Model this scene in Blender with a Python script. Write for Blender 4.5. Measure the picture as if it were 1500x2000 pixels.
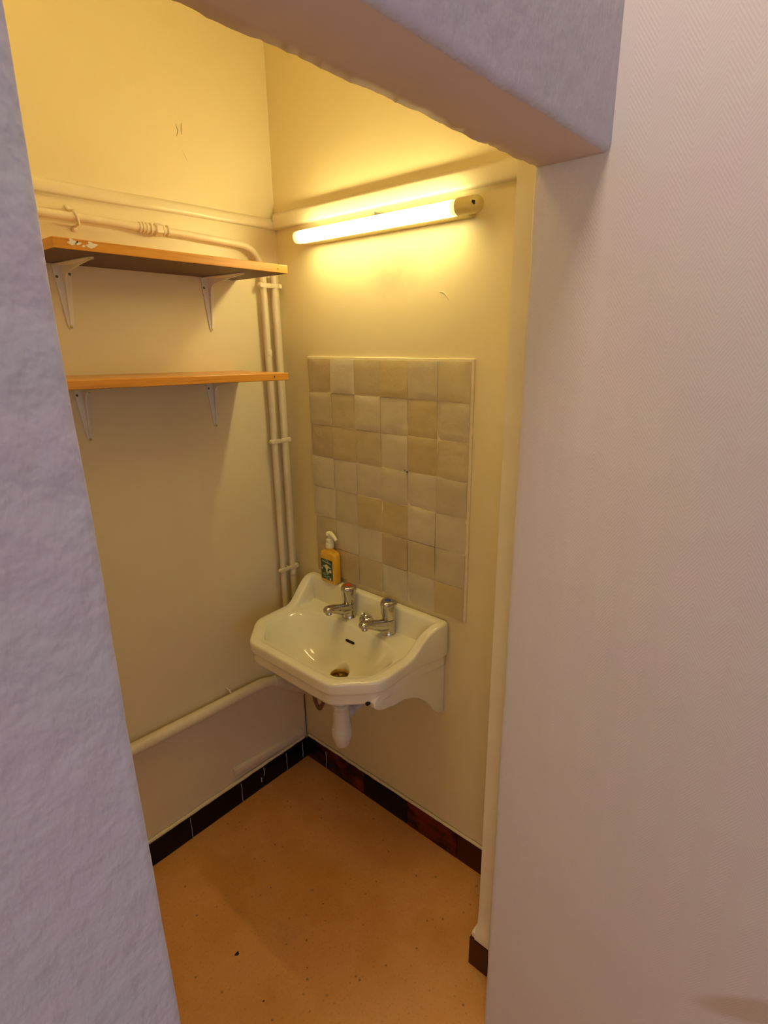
import bpy, bmesh, math, random
from mathutils import Vector, Matrix, noise
for o in list(bpy.data.objects): bpy.data.objects.remove(o)
C = bpy.context.scene.collection
sc = bpy.context.scene
R = math.radians
# ------------------------------------------------------------------ camera
CX, CY, CZ = -1.2094, -1.4949, 1.6124
YAW, PITCH, ROLL, F = 0.8493, 0.2997, -0.0122, 1.0899
cd = bpy.data.cameras.new('camera'); cam = bpy.data.objects.new('camera', cd); C.objects.link(cam)
fw = Vector((math.sin(YAW)*math.cos(PITCH), math.cos(YAW)*math.cos(PITCH), -math.sin(PITCH)))
r0 = Vector((math.cos(YAW), -math.sin(YAW), 0)); u0 = r0.cross(fw)
rt = r0*math.cos(ROLL)+u0*math.sin(ROLL); up = -r0*math.sin(ROLL)+u0*math.cos(ROLL)
m = Matrix((rt, up, -fw)).transposed().to_4x4(); m.translation = (CX, CY, CZ)
cam.matrix_world = m
cd.sensor_fit = 'VERTICAL'; cd.sensor_height = 36; cd.lens = 36*F/2; cd.clip_start = 0.02
sc.camera = cam
# ------------------------------------------------------------------ world, lights, exposure
w = bpy.data.worlds.new('world'); sc.world = w; w.use_nodes = True
w.node_tree.nodes['Background'].inputs[0].default_value = (0.55, 0.62, 1.0, 1)
w.node_tree.nodes['Background'].inputs[1].default_value = 0.30
def area(name, loc, target, sx, sy, col, power):
    l = bpy.data.lights.new(name, 'AREA'); l.shape = 'RECTANGLE'; l.size = sx; l.size_y = sy
    l.color = col; l.energy = power
    o = bpy.data.objects.new(name, l); C.objects.link(o); o.location = loc
    o.rotation_euler = (Vector(target)-Vector(loc)).to_track_quat('-Z', 'Y').to_euler()
    return o
area('window_daylight', (-1.50, -3.22, 1.55), (-1.1, -1.1, 1.5), 1.3, 1.2, (0.46, 0.58, 1.0), 5.2)
area('side_fill_light', (-2.98, -2.35, 1.55), (-0.9, -1.7, 0.9), 1.3, 1.3, (1.0, 0.88, 0.80), 9.5)  # warm fill added to brighten the right wall, source unseen
area('ceiling_lamp_light', (-0.85, -1.262, 2.61), (-0.62, -1.32, 0), 0.30, 0.05, (1.0, 0.82, 0.70), 6.0)
area('alcove_ceiling_light', (-0.80, -0.58, 2.60), (-0.60, -0.40, 1.2), 0.3, 0.3, (1.0, 0.74, 0.28), 2.4)
TUBE_STRENGTH = 34.0
sc.view_settings.view_transform = 'Standard'; sc.view_settings.look = 'None'
sc.view_settings.gamma = 1; sc.view_settings.use_curve_mapping = False
sc.view_settings.exposure = 0.24

# ------------------------------------------------------------------ materials
def mat(name, col, rough=0.5, metal=0, coat=0, spec=0.5):
    mt = bpy.data.materials.new(name); mt.use_nodes = True
    b = mt.node_tree.nodes['Principled BSDF']
    b.inputs['Base Color'].default_value = (*col, 1); b.inputs['Roughness'].default_value = rough
    b.inputs['Metallic'].default_value = metal; b.inputs['Coat Weight'].default_value = coat
    b.inputs['Specular IOR Level'].default_value = spec
    return mt
class N:
    def __init__(s, mt):
        s.mt = mt; s.t = mt.node_tree; s.b = s.t.nodes['Principled BSDF']
        s.tc = s.t.nodes.new('ShaderNodeTexCoord'); s.co = s.tc.outputs['Object']
    def n(s, typ, **k):
        x = s.t.nodes.new('ShaderNode'+typ)
        for a, v in k.items(): setattr(x, a, v)
        return x
    def l(s, a, b): s.t.links.new(a, b)
    def map(s, scale=(1,1,1), rot=(0,0,0), loc=(0,0,0)):
        x = s.n('Mapping'); s.l(s.co, x.inputs[0])
        x.inputs['Scale'].default_value = scale; x.inputs['Rotation'].default_value = rot; x.inputs['Location'].default_value = loc
        return x.outputs[0]
    def noise(s, scale, detail=3, vec=None, rough=.5):
        x = s.n('TexNoise'); x.inputs['Scale'].default_value = scale; x.inputs['Detail'].default_value = detail
        x.inputs['Roughness'].default_value = rough; s.l(vec or s.co, x.inputs['Vector']); return x.outputs['Fac']
    def ramp(s, fac, stops):
        x = s.n('ValToRGB'); s.l(fac, x.inputs[0]); cr = x.color_ramp
        while len(cr.elements) < len(stops): cr.elements.new(.5)
        for e, (p, c) in zip(cr.elements, stops):
            e.position = p; e.color = (*c, 1) if len(c) == 3 else c
        return x.outputs[0]
    def math(s, op, a, b=None):
        x = s.n('Math', operation=op)
        for i, v in enumerate((a, b)):
            if v is None: continue
            if isinstance(v, (int, float)): x.inputs[i].default_value = v
            else: s.l(v, x.inputs[i])
        return x.outputs[0]
    def bump(s, h, dist, strength=1.0, prev=None):
        x = s.n('Bump'); s.l(h, x.inputs['Height']); x.inputs['Distance'].default_value = dist
        x.inputs['Strength'].default_value = strength
        if prev: s.l(prev, x.inputs['Normal'])
        return x.outputs[0]
    def mix(s, fac, a, b):
        x = s.n('MixRGB')
        for i, v in enumerate((fac, a, b)):
            if isinstance(v, (int, float)): x.inputs[i].default_value = v
            elif isinstance(v, tuple): x.inputs[i].default_value = (*v, 1)
            else: s.l(v, x.inputs[i])
        return x.outputs[0]
def mottled(name, c1, c2, scale=3, rough=.45, bumpd=.002, bscale=9, fine=120, fd=.0002, spec=.5):
    mt = mat(name, c1, rough, spec=spec); q = N(mt)
    q.l(q.ramp(q.noise(scale, 4), [(.35, c1), (.68, c2)]), q.b.inputs['Base Color'])
    nb = q.bump(q.noise(bscale, 3), bumpd, .8); nb = q.bump(q.noise(fine, 2), fd, .8, nb)
    q.l(nb, q.b.inputs['Normal']); return mt
M = {}
M['cream'] = mottled('cream_painted_plaster', (.82,.71,.46), (.78,.66,.42), 2.2, .42, .004, 6)
M['cream_up'] = mottled('upper_wall_paint', (.80,.67,.40), (.77,.63,.37), 2.0, .5, .004, 4)
M['cream_gloss'] = mottled('gloss_cream_paint', (.80,.71,.50), (.76,.66,.46), 8, .3, .0008, 30)
M['pipe'] = mottled('painted_pipe', (.80,.70,.50), (.74,.63,.44), 14, .35, .0012, 60)
# scuff on the sink wall: brown smear below the lamp
def scuffed():
    mt = mottled('sink_wall_paint', (.81,.70,.43), (.77,.65,.38), 1.8, .42, .005, 5); q = N(mt)
    src = q.b.inputs['Base Color'].links[0].from_socket
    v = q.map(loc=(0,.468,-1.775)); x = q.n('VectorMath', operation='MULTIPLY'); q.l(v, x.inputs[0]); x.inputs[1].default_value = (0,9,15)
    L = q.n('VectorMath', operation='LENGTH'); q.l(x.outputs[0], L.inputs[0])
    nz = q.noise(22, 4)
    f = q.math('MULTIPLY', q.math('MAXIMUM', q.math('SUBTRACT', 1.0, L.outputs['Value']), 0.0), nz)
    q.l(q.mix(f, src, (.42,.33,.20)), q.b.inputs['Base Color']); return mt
M['sinkwall'] = scuffed()
# wallpaper with strong relief (partition)
def relief_paper(name, c1, c2, horiz):
    mt = mat(name, c1, .62, spec=.3); q = N(mt)
    a = q.noise(46, 4, q.map((1,1,.45), (0,.25,0)), .55)
    b = q.noise(30, 3, q.map((1.1,1,1.3), (0,.5,0)), .5)
    c = q.noise(9, 2)
    h = q.math('ADD', q.math('MULTIPLY', a, .8), q.math('MULTIPLY', b, .7))
    h = q.math('ADD', h, q.math('MULTIPLY', c, .4))
    q.l(q.ramp(q.noise(12, 4), [(.35, c1), (.65, c2)]), q.b.inputs['Base Color'])
    nb = q.bump(q.noise(110, 2, q.map((1,1,.6))), .0008, .8, q.bump(h, .0044, .9))
    q.l(nb, q.b.inputs['Normal']); return mt
M['paper_relief'] = relief_paper('relief_wallpaper', (.56,.51,.56), (.53,.53,.54), 1)
# wallpaper with a fine chevron weave (right wall)
def chevron_paper():
    mt = mat('chevron_wallpaper', (.55,.50,.46), .6, spec=.3); q = N(mt)
    sp = q.n('SeparateXYZ'); q.l(q.co, sp.inputs[0]); y, z = sp.outputs[1], sp.outputs[2]
    saw = q.math('PINGPONG', y, .028)
    ph = q.math('MULTIPLY', q.math('ADD', z, q.math('MULTIPLY', saw, 1.6)), 900.0)
    st = q.math('SINE', ph)
    n1 = q.noise(160, 2)
    h = q.math('ADD', q.math('MULTIPLY', st, .35), n1)
    base_c = (q.ramp(q.noise(7, 5), [(.3, (.66,.58,.55)), (.5, (.65,.60,.54)), (.7, (.66,.58,.56))]))
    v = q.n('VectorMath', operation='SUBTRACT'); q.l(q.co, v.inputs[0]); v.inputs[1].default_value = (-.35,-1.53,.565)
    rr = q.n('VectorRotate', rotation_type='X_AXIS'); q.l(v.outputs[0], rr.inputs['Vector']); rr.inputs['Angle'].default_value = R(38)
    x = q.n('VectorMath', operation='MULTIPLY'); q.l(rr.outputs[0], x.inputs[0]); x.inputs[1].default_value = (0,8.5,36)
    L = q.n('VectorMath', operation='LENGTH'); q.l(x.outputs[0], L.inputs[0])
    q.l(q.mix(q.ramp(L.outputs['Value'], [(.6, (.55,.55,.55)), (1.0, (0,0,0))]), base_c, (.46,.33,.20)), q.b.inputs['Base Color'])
    q.l(q.bump(h, .00020, .8, q.bump(q.noise(3, 2), .008, .6)), q.b.inputs['Normal']); return mt
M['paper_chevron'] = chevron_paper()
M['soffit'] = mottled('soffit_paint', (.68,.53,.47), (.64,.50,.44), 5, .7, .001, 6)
def lino():
    mt = mat('linoleum', (.5,.24,.07), .33, spec=.35); q = N(mt)
    base = q.ramp(q.noise(5, 5), [(.3, (.66,.29,.060)), (.55, (.74,.36,.105)), (.75, (.70,.34,.125))])
    vor = q.n('TexVoronoi'); vor.inputs['Scale'].default_value = 42; q.l(q.map((1,1,1), (0,0,.6)), vor.inputs['Vector'])
    dots = q.ramp(vor.outputs['Distance'], [(.0, (1,1,1)), (.10, (1,1,1)), (.17, (0,0,0))])
    sel = q.ramp(q.noise(24, 2), [(.5, (0,0,0)), (.62, (.75,.75,.75))])
    f = q.math('MULTIPLY', dots, sel)
    col = q.mix(f, base, (.20,.10,.03))
    fine = q.ramp(q.noise(140, 3), [(.58, (0,0,0)), (.72, (.35,.35,.35))])
    col = q.mix(fine, col, (.30,.15,.05))
    q.l(col, q.b.inputs['Base Color'])
    q.l(q.ramp(q.noise(6, 3), [(.3, (.24,)*3), (.7, (.42,)*3)]), q.b.inputs['Roughness'])
    q.l(q.bump(q.noise(60, 3), .0006, .6), q.b.inputs['Normal']); return mt
M['lino'] = lino()
def wood():
    mt = mat('varnished_pine', (.7,.3,.05), .38, coat=.2); q = N(mt)
    v = q.map((2.2, 30, 60)); g = q.noise(2.2, 5, v)
    q.l(q.ramp(g, [(.3, (.54,.22,.020)), (.5, (.70,.31,.035)), (.72, (.62,.26,.028))]), q.b.inputs['Base Color'])
    q.l(q.bump(g, .0006, .6), q.b.inputs['Normal']); return mt
M['wood'] = wood()
M['wood_dark'] = mottled('dark_brown_wood', (.13,.06,.04), (.10,.05,.03), 6, .55, .0006, 30)  # darker brown than the rest of the board, for undersides and knots
M['bracket'] = mottled('bracket_paint', (.82,.76,.66), (.78,.72,.62), 12, .35, .0003, 60)
M['bracket_thin'] = M['bracket']
M['screw'] = mat('dull_screw', (.16,.12,.08), .5, .6)
M['screw_gold'] = mat('brassy_screw', (.55,.42,.14), .4, .7)
M['porcelain'] = mat('porcelain', (.88,.83,.66), .10, coat=.6)
M['chrome'] = mat('chrome', (.55,.52,.48), .08, 1)
M['brass'] = mat('worn_brass', (.50,.34,.10), .35, 1)
M['brass_dark'] = mat('drain_inside', (.10,.06,.02), .6)
M['black'] = mat('dark_opening', (.012,.008,.005), .8)
M['red'] = mat('red_disc', (.55,.03,.015), .35)
M['blue'] = mat('blue_disc', (.05,.06,.30), .35)
M['plastic'] = mottled('white_plastic', (.82,.78,.66), (.80,.75,.63), 9, .35, .0003, 40)
M['copper'] = mottled('old_copper', (.30,.15,.06), (.20,.10,.05), 40, .5, .0004, 60)
M['cap'] = mottled('yellowed_plastic', (.72,.60,.26), (.66,.54,.22), 8, .35, .0002, 40)
M['cap_dark'] = mottled('amber_end_cap', (.62,.42,.10), (.58,.40,.10), 8, .35, .0002, 40)
M['trap_grey'] = mat('grey_plastic', (.62,.62,.64), .5)
M['grout'] = mottled('cream_grout', (.80,.70,.47), (.76,.65,.42), 20, .5, .001, 80)
M['grime'] = mottled('dirty_grout', (.35,.30,.25), (.18,.13,.10), 40, .8, .001, 80)
M['soap'] = mat('orange_soap', (.85,.47,.03), .18, coat=.4)
M['pump'] = mat('cream_pump', (.90,.84,.62), .3)
M['label_green'] = mottled('label_green', (.035,.075,.03), (.055,.10,.045), 60, .4, .0001, 40)
M['label_cream'] = mat('label_cream', (.75,.74,.50), .5)
M['label_pale'] = mat('label_pale_green', (.42,.52,.34), .5)
M['label_white'] = mat('label_white', (.85,.80,.70), .5)
def skirt(name, c1, c2, c3):
    mt = mat(name, c1, .22, spec=.25); q = N(mt)
    q.l(q.ramp(q.noise(11, 4, q.map((1,1,1.6))), [(.42, c1), (.54, c2), (.66, c3)]), q.b.inputs['Base Color'])
    q.l(q.bump(q.noise(30, 3), .0012, .6), q.b.inputs['Normal']); return mt
M['sk_black'] = skirt('black_skirting_tile', (.004,.003,.003), (.005,.004,.004), (.007,.005,.005))
M['sk_mixed'] = skirt('worn_black_red_tile', (.014,.006,.005), (.07,.010,.006), (.16,.022,.010))
M['sk_maroon'] = mottled('maroon_tile', (.060,.010,.006), (.045,.007,.005), 9, .3, .0008, 20, spec=.3)
M['sk_red'] = skirt('oxblood_skirting_tile', (.030,.006,.004), (.11,.012,.006), (.13,.016,.008))
def tilemat(k, c, edge):
    mt = mat('glazed_tile_%s' % k, c, .24, coat=.35); q = N(mt)
    c2 = tuple(x*.88 for x in c)
    base = q.ramp(q.noise(15, 4), [(.3, c), (.7, c2)])
    q.l(q.mix(q.ramp(q.noise(55, 4), [(.55, (0,0,0)), (.8, (.3,.3,.3))]), base, edge), q.b.inputs['Base Color'])
    q.l(q.bump(q.noise(26, 3), .0022, .9, q.bump(q.noise(90,2), .0004, .6)), q.b.inputs['Normal']); return mt
TM = {'L': tilemat('ivory', (.66,.58,.42), (.60,.50,.33)), 'G': tilemat('greige', (.60,.52,.36), (.52,.43,.28)),
      'M': tilemat('sand', (.60,.50,.31), (.50,.38,.20)), 'B': tilemat('honey', (.60,.48,.26), (.47,.35,.16)),
      'D': tilemat('caramel', (.55,.43,.25), (.43,.31,.15))}
tube_m = bpy.data.materials.new('glowing_tube'); tube_m.use_nodes = True
_b = tube_m.node_tree.nodes['Principled BSDF']; _b.inputs['Base Color'].default_value = (.9,.85,.7,1)
_b.inputs['Emission Color'].default_value = (1.0, .85, .38, 1); _b.inputs['Emission Strength'].default_value = TUBE_STRENGTH
M['tube'] = tube_m
tube_e = tube_m.copy(); tube_e.name = 'tube_end_glow'
tube_e.node_tree.nodes['Principled BSDF'].inputs['Emission Strength'].default_value = 1.3
tube_e.node_tree.nodes['Principled BSDF'].inputs['Emission Color'].default_value = (1.0,.74,.25,1)

# ------------------------------------------------------------------ helpers
def finish(name, bm, m, parent=None, smooth=False, ang=40, loc=None):
    me = bpy.data.meshes.new(name); bmesh.ops.recalc_face_normals(bm, faces=bm.faces)
    if smooth:
        for f in bm.faces: f.smooth = True
        lim = R(ang)
        for e in bm.edges:
            if len(e.link_faces) == 2 and e.calc_face_angle(0) > lim: e.smooth = False
    bm.to_mesh(me); bm.free()
    for x in (m if isinstance(m, (list, tuple)) else [m]): me.materials.append(x)
    o = bpy.data.objects.new(name, me); C.objects.link(o)
    if parent: o.parent = parent
    if loc: o.location = loc
    return o
def tag(o, label=None, cat=None, group=None, kind=None):
    for k, v in (('label', label), ('category', cat), ('group', group), ('kind', kind)):
        if v: o[k] = v
    return o
def empty(name, loc, label, cat, group=None):
    o = bpy.data.objects.new(name, None); C.objects.link(o); o.location = loc; o.empty_display_size = .05
    return tag(o, label, cat, group)
def box(bm, lo, hi, bev=0, seg=2):
    vs = [bm.verts.new((x, y, z)) for x in (lo[0], hi[0]) for y in (lo[1], hi[1]) for z in (lo[2], hi[2])]
    fs = [bm.faces.new([vs[i] for i in f]) for f in ((0,1,3,2),(4,6,7,5),(0,4,5,1),(2,3,7,6),(0,2,6,4),(1,5,7,3))]
    if bev:
        es = list({e for f in fs for e in f.edges})
        bmesh.ops.bevel(bm, geom=es, offset=bev, segments=seg, affect='EDGES', profile=.5)
def tube(bm, pts, rad, n=16, cap=True):
    pts = [Vector(p) for p in pts]; rs = rad if isinstance(rad, (list, tuple)) else [rad]*len(pts)
    rings = []; prev = None
    for i, p in enumerate(pts):
        t = (pts[min(i+1, len(pts)-1)]-pts[max(i-1, 0)]).normalized()
        if prev is None:
            a = Vector((0,0,1)) if abs(t.z) < .9 else Vector((1,0,0)); u = t.cross(a).normalized()
        else: u = (prev - t*prev.dot(t)).normalized()
        prev = u; v = t.cross(u)
        rings.append([bm.verts.new(p+(u*math.cos(2*math.pi*k/n)+v*math.sin(2*math.pi*k/n))*rs[i]) for k in range(n)])
    for a, b in zip(rings, rings[1:]):
        for k in range(n): bm.faces.new((a[k], a[(k+1)%n], b[(k+1)%n], b[k]))
    if cap: bm.faces.new(rings[0][::-1]); bm.faces.new(rings[-1])
def lathe(bm, prof, org=(0,0,0), axis=(0,0,1), n=28, cap=True, shape=None):
    ax = Vector(axis).normalized(); a = Vector((1,0,0)) if abs(ax.x) < .9 else Vector((0,1,0))
    u = ax.cross(a).normalized(); v = ax.cross(u); org = Vector(org); rings = []
    for r, h in prof:
        rings.append([bm.verts.new(org+ax*h+(u*math.cos(2*math.pi*k/n)+v*math.sin(2*math.pi*k/n))*max(r, 1e-5)*(shape(2*math.pi*k/n, h) if shape else 1)) for k in range(n)])
    for p, q in zip(rings, rings[1:]):
        for k in range(n): bm.faces.new((p[k], p[(k+1)%n], q[(k+1)%n], q[k]))
    if cap: bm.faces.new(rings[0][::-1]); bm.faces.new(rings[-1])
def prism(bm, poly, axis, a, b):
    """polygon given in the two remaining axes, extruded along axis from a to b"""
    def P(p, t):
        return {'x': (t, p[0], p[1]), 'y': (p[0], t, p[1]), 'z': (p[0], p[1], t)}[axis]
    A = [bm.verts.new(P(p, a)) for p in poly]; B = [bm.verts.new(P(p, b)) for p in poly]
    bm.faces.new(A); bm.faces.new(B[::-1])
    for i in range(len(poly)):
        j = (i+1) % len(poly); bm.faces.new((A[i], A[j], B[j], B[i]))
def bend(p0, p1, p2, n=8):
    p0, p1, p2 = map(Vector, (p0, p1, p2))
    return [p0*(1-t)**2+p1*2*t*(1-t)+p2*t*t for t in [i/n for i in range(n+1)]]
def struct(name, bm, m, **k): return tag(finish(name, bm, m, **k), kind='structure')
rnd = random.Random(4)

# ------------------------------------------------------------------ room shell
ZC = 2.65
bm = bmesh.new(); box(bm, (-3.2,-3.3,-.08), (.14,.14,0)); FLOOR = struct('floor', bm, M['lino'])
bm = bmesh.new(); box(bm, (-3.2,-3.3,ZC), (.14,.14,ZC+.1)); struct('ceiling', bm, M['cream_up'])
# alcove back wall (shelves) and sink wall
bm = bmesh.new(); box(bm, (-1.30,0,0), (.12,.12,ZC)); WB = struct('wall_back', bm, M['cream'])
bm = bmesh.new(); box(bm, (0,-1.045,0), (.12,0,ZC)); WS = struct('wall_sink', bm, M['sinkwall'])
bm = bmesh.new(); box(bm, (-1.30,-1.045,0), (-1.18,0,ZC)); struct('wall_alcove_left', bm, M['cream'])
# narrow painted return between the sink wall and the papered wall
bm = bmesh.new()
ys = [-1.02, -.958]
prof = [(-.243,.0),(-.247,.098),(-.2575,.101),(-.2585,.112),(-.252,.130),(-.2445,.150),(-.2415,.19),(-.2415,ZC),(-.02,ZC),(-.02,.0)]
prism(bm, [(p[0],p[1]) for p in prof], 'y', -1.047, -.956)
# front corner flare towards the alcove
box(bm, (-.255,-.958,.099), (-.03,-.944,.118), .004)
struct('wall_return', bm, M['cream_gloss'], smooth=True)
# papered right wall, its edge slightly ragged
bm = bmesh.new(); NZ = 120
front = []
for i in range(NZ+1):
    z = ZC*i/NZ; dy = .0022*noise.noise(Vector((0, 3.1, z*9)))+.0012*noise.noise(Vector((5, 3.1, z*40)))
    e = -1.044+dy
    front.append([bm.verts.new(p) for p in ((-.10, e, z), (-.344, e, z), (-.3475, e-.0015, z), (-.3495, e-.005, z), (-.350, e-.012, z), (-.350, -3.3, z), (-.10, -3.3, z))])
for a, b in zip(front, front[1:]):
    for k in range(7): bm.faces.new((a[k], a[(k+1)%7], b[(k+1)%7], b[k]))
bm.faces.new(front[0]); bm.faces.new(front[-1][::-1])
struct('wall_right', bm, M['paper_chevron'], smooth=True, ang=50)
# partition: left jamb and lintel
def slab_edge(bm, x0, x1, y0, y1, z0, z1, vertical_edge):
    """wall slab with the opening edge wavy and rounded; vertical_edge: opening edge at x1, else at z0"""
    n = 130; rows = []
    for i in range(n+1):
        t = i/n
        wob = .0014*noise.noise(Vector((t*22, 1.7, 0)))+.0006*noise.noise(Vector((t*75, 5, 0)))
        wi = .003*noise.noise(Vector((t*22+9, 2.7, 0)))+.0016*noise.noise(Vector((t*75, 9, 0)))
        r = .008
        if vertical_edge:
            z = z0+(z1-z0)*t; e = x1+wob
            sec = [(x0,y0,z),(e-r,y0,z),(e-r*.3,y0+r*.3,z),(e,y0+r,z),(e,y1-.022,z),(x1+wi,y1-.004,z),(x1+wi-.004,y1,z),(x0,y1,z)]
        else:
            x = x0+(x1-x0)*t; e = z0+wob
            sec = [(x,y0,z1),(x,y0,e+r),(x,y0+r*.3,e+r*.3),(x,y0+r,e),(x,y1-.022,e),(x,y1-.004,z0+wi),(x,y1,z0+wi+.004),(x,y1,z1)]
        rows.append([bm.verts.new(p) for p in sec])
    k = len(rows[0])
    for a, b in zip(rows, rows[1:]):
        for j in range(k):
            f = bm.faces.new((a[j], a[(j+1)%k], b[(j+1)%k], b[j]))
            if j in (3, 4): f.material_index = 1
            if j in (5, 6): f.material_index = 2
    bm.faces.new(rows[0]); bm.faces.new(rows[-1][::-1])
bm = bmesh.new(); slab_edge(bm, -3.2, -1.084, -1.157, -1.045, 0, ZC, True)
struct('wall_front_left', bm, [M['paper_relief'], M['cream'], M['cream']], smooth=True, ang=50)
bm = bmesh.new(); slab_edge(bm, -1.084, -.348, -1.157, -1.045, 1.853, ZC, False)
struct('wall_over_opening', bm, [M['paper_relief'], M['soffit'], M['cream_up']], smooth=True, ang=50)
# rest of the room, behind the camera
bm = bmesh.new()
for lo, hi in (((-3.2,-3.3,0),(-3.08,-3.05,ZC)), ((-3.2,-1.65,0),(-3.08,-1.157,ZC)), ((-3.2,-3.05,0),(-3.08,-1.65,.85)), ((-3.2,-3.05,2.25),(-3.08,-1.65,ZC))): box(bm, lo, hi)
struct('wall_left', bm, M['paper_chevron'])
bm = bmesh.new()
for lo, hi in (((-3.2,-3.42,0),(-2.2,-3.3,ZC)), ((-.8,-3.42,0),(-.10,-3.3,ZC)), ((-2.2,-3.42,0),(-.8,-3.3,.85)), ((-2.2,-3.42,2.2),(-.8,-3.3,ZC))): box(bm, lo, hi)
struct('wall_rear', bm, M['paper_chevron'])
bm = bmesh.new()
for lo, hi in (((-2.2,-3.39,.85),(-2.14,-3.33,2.2)), ((-.86,-3.39,.85),(-.8,-3.33,2.2)), ((-1.53,-3.385,.91),(-1.47,-3.335,2.14)), ((-2.14,-3.39,.85),(-.86,-3.33,.91)), ((-2.14,-3.39,2.14),(-.86,-3.33,2.2))): box(bm, lo, hi, .006)
struct('window_2', bm, M['bracket'])
bm = bmesh.new()
for lo, hi in (((-3.17,-3.05,.85),(-3.11,-2.99,2.25)), ((-3.17,-1.71,.85),(-3.11,-1.65,2.25)), ((-3.165,-2.38,.91),(-3.115,-2.32,2.19)), ((-3.17,-2.99,.85),(-3.11,-1.71,.91)), ((-3.17,-2.99,2.19),(-3.11,-1.71,2.25))): box(bm, lo, hi, .006)
struct('window_1', bm, M['bracket'])
# wall band (cornice board) round the alcove
def band(name, axis, a, b):
    bm = bmesh.new(); z0, z1 = (1.936, 1.962) if axis == 'x' else (1.936, 1.978)
    p = [(0,z0),(.013,z0),(.0165,z0+.003),(.0175,z0+.010),(.0175,z1-.008),(.015,z1-.001),(.009,z1+.001),(0,z1+.006)]
    n = 60; rows = []
    for i in range(n+1):
        t = a+(b-a)*i/n; wv = .0012*noise.noise(Vector((t*5, z0*3 if axis == 'x' else 8, 0)))
        rows.append([bm.verts.new((t, -d*.6 if d else .002, z+wv) if axis == 'x' else (-d if d else .002, t, z+wv)) for d, z in p])
    k = len(p)
    for r1, r2 in zip(rows, rows[1:]):
        for j in range(k): bm.faces.new((r1[j], r1[(j+1)%k], r2[(j+1)%k], r2[j]))
    bm.faces.new(rows[0]); bm.faces.new(rows[-1][::-1])
    return struct(name, bm, M['cream_gloss'], smooth=True, ang=60)
T1 = band('trim_1', 'x', -1.18, 0.0)
band('trim_2', 'y', -1.04, -.012)
# dado seam: dark crack in the corner under the sink, flakes
bm = bmesh.new(); pts = [(-.0035,-.0035,z) for z in [.088+.0075*i for i in range(35)]]
pts = [(p[0]+.0012*noise.noise(Vector((p[2]*40,0,0))), p[1], p[2]) for p in pts]
tube(bm, pts, [.0003+.0013*math.sin(math.pi*min(1, (i+1)/36))**.6 for i in range(35)], 6)
o = finish('crack', bm, M['black'], WB)
bm = bmesh.new()   # painted bead above the skirting
def bead(axis, a, b, z, r, name, parent):
    bm = bmesh.new(); n = 50
    pts = []
    for i in range(n+1):
        t = a+(b-a)*i/n; zz = z+.003*noise.noise(Vector((t*14, 2, 3)))+.0012*noise.noise(Vector((t*60, 2, 3)))
        pts.append((t, -.006, zz) if axis == 'x' else (-.006, t, zz))
    tube(bm, pts, [r*(1+.25*noise.noise(Vector((i*.7, 0, 0)))) for i in range(n+1)], 8)
    return finish(name, bm, M['cream'], parent, smooth=True)
# skirting tiles
def skirting(name, axis, joints, mats, hs, end):
    root_bm = bmesh.new()
    lo, hi = joints[0], joints[-1]
    if axis == 'x': box(root_bm, (lo,-.006,0), (hi,.001,.084))
    else: box(root_bm, (-.006,lo,0), (.001,hi,.084))
    root = struct(name, root_bm, M['grime'])
    for i, (a, b) in enumerate(zip(joints, joints[1:])):
        bm = bmesh.new(); g = .0011; n = 10; th = .0135+rnd.uniform(-.001,.001)
        rows = []
        for k in range(n+1):
            t = a+g+(b-a-2*g)*k/n
            zt = hs[i]+.0028*noise.noise(Vector((t*30, i, 0)))+.0022*noise.noise(Vector((t*110, i, 4)))
            sec = [(0,.001),(th,.001),(th,zt-.004),(th-.002,zt-.0008),(th-.004,zt),(0,zt)]
            rows.append([bm.verts.new((t,-d,z) if axis == 'x' else (-d,t,z)) for d, z in sec])
        for r1, r2 in zip(rows, rows[1:]):
            for j in range(6): bm.faces.new((r1[j], r1[(j+1)%6], r2[(j+1)%6], r2[j]))
        bm.faces.new(rows[0]); bm.faces.new(rows[-1][::-1])
        finish('tile', bm, mats[i], root, smooth=True, ang=35)
    return root
SB = skirting('baseboard_back', 'x', [-1.18,-.938,-.733,-.529,-.326,-.228,-.121,-.036,-.012],
              [M['sk_black']]*8, [.088,.088,.088,.087,.087,.085,.086,.086], None)
SS = skirting('baseboard_sink', 'y', [-.956,-.94,-.737,-.531,-.327,-.127,-.013],
              [M['sk_red'],M['sk_maroon'],M['sk_red'],M['sk_black'],M['sk_mixed'],M['sk_mixed']], [.09,.097,.096,.095,.093,.088], None)
bead('x', -1.17, -.02, .093, .0065, 'paint_bead', SB)
bead('y', -.95, -.02, .100, .005, 'paint_bead', SS)
# chips and paint drips on the black tiles
for x, z0, z1, r in ((-.119,.004,.082,.0009),(-.037,.010,.080,.0012),(-.529,.004,.086,.0007),(-.326,.004,.084,.0008),(-.226,.050,.084,.0012),(-.240,.030,.050,.0013)):
    bm = bmesh.new(); pts = [(x+.0025*noise.noise(Vector((z0*9+i*.35,x*50,0))), -.0142, z0+(z1-z0)*i/10) for i in range(11)]
    tube(bm, pts, r, 6); finish('paint_drip', bm, M['trap_grey'], SB)
bm = bmesh.new(); tube(bm, [(-.0142, -.1275+.002*noise.noise(Vector((i*.5,1,2))), .006+.0078*i) for i in range(11)], .0009, 6); finish('paint_drip', bm, M['trap_grey'], SS)
# return skirting piece
bm = bmesh.new(); box(bm, (-.2565,-1.043,.0), (-.242,-.940,.094), .0015); box(bm, (-.243,-.956,0),(-.03,-.941,.092),.0015)
tag(finish('baseboard_return', bm, M['sk_maroon']), kind='structure')
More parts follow.
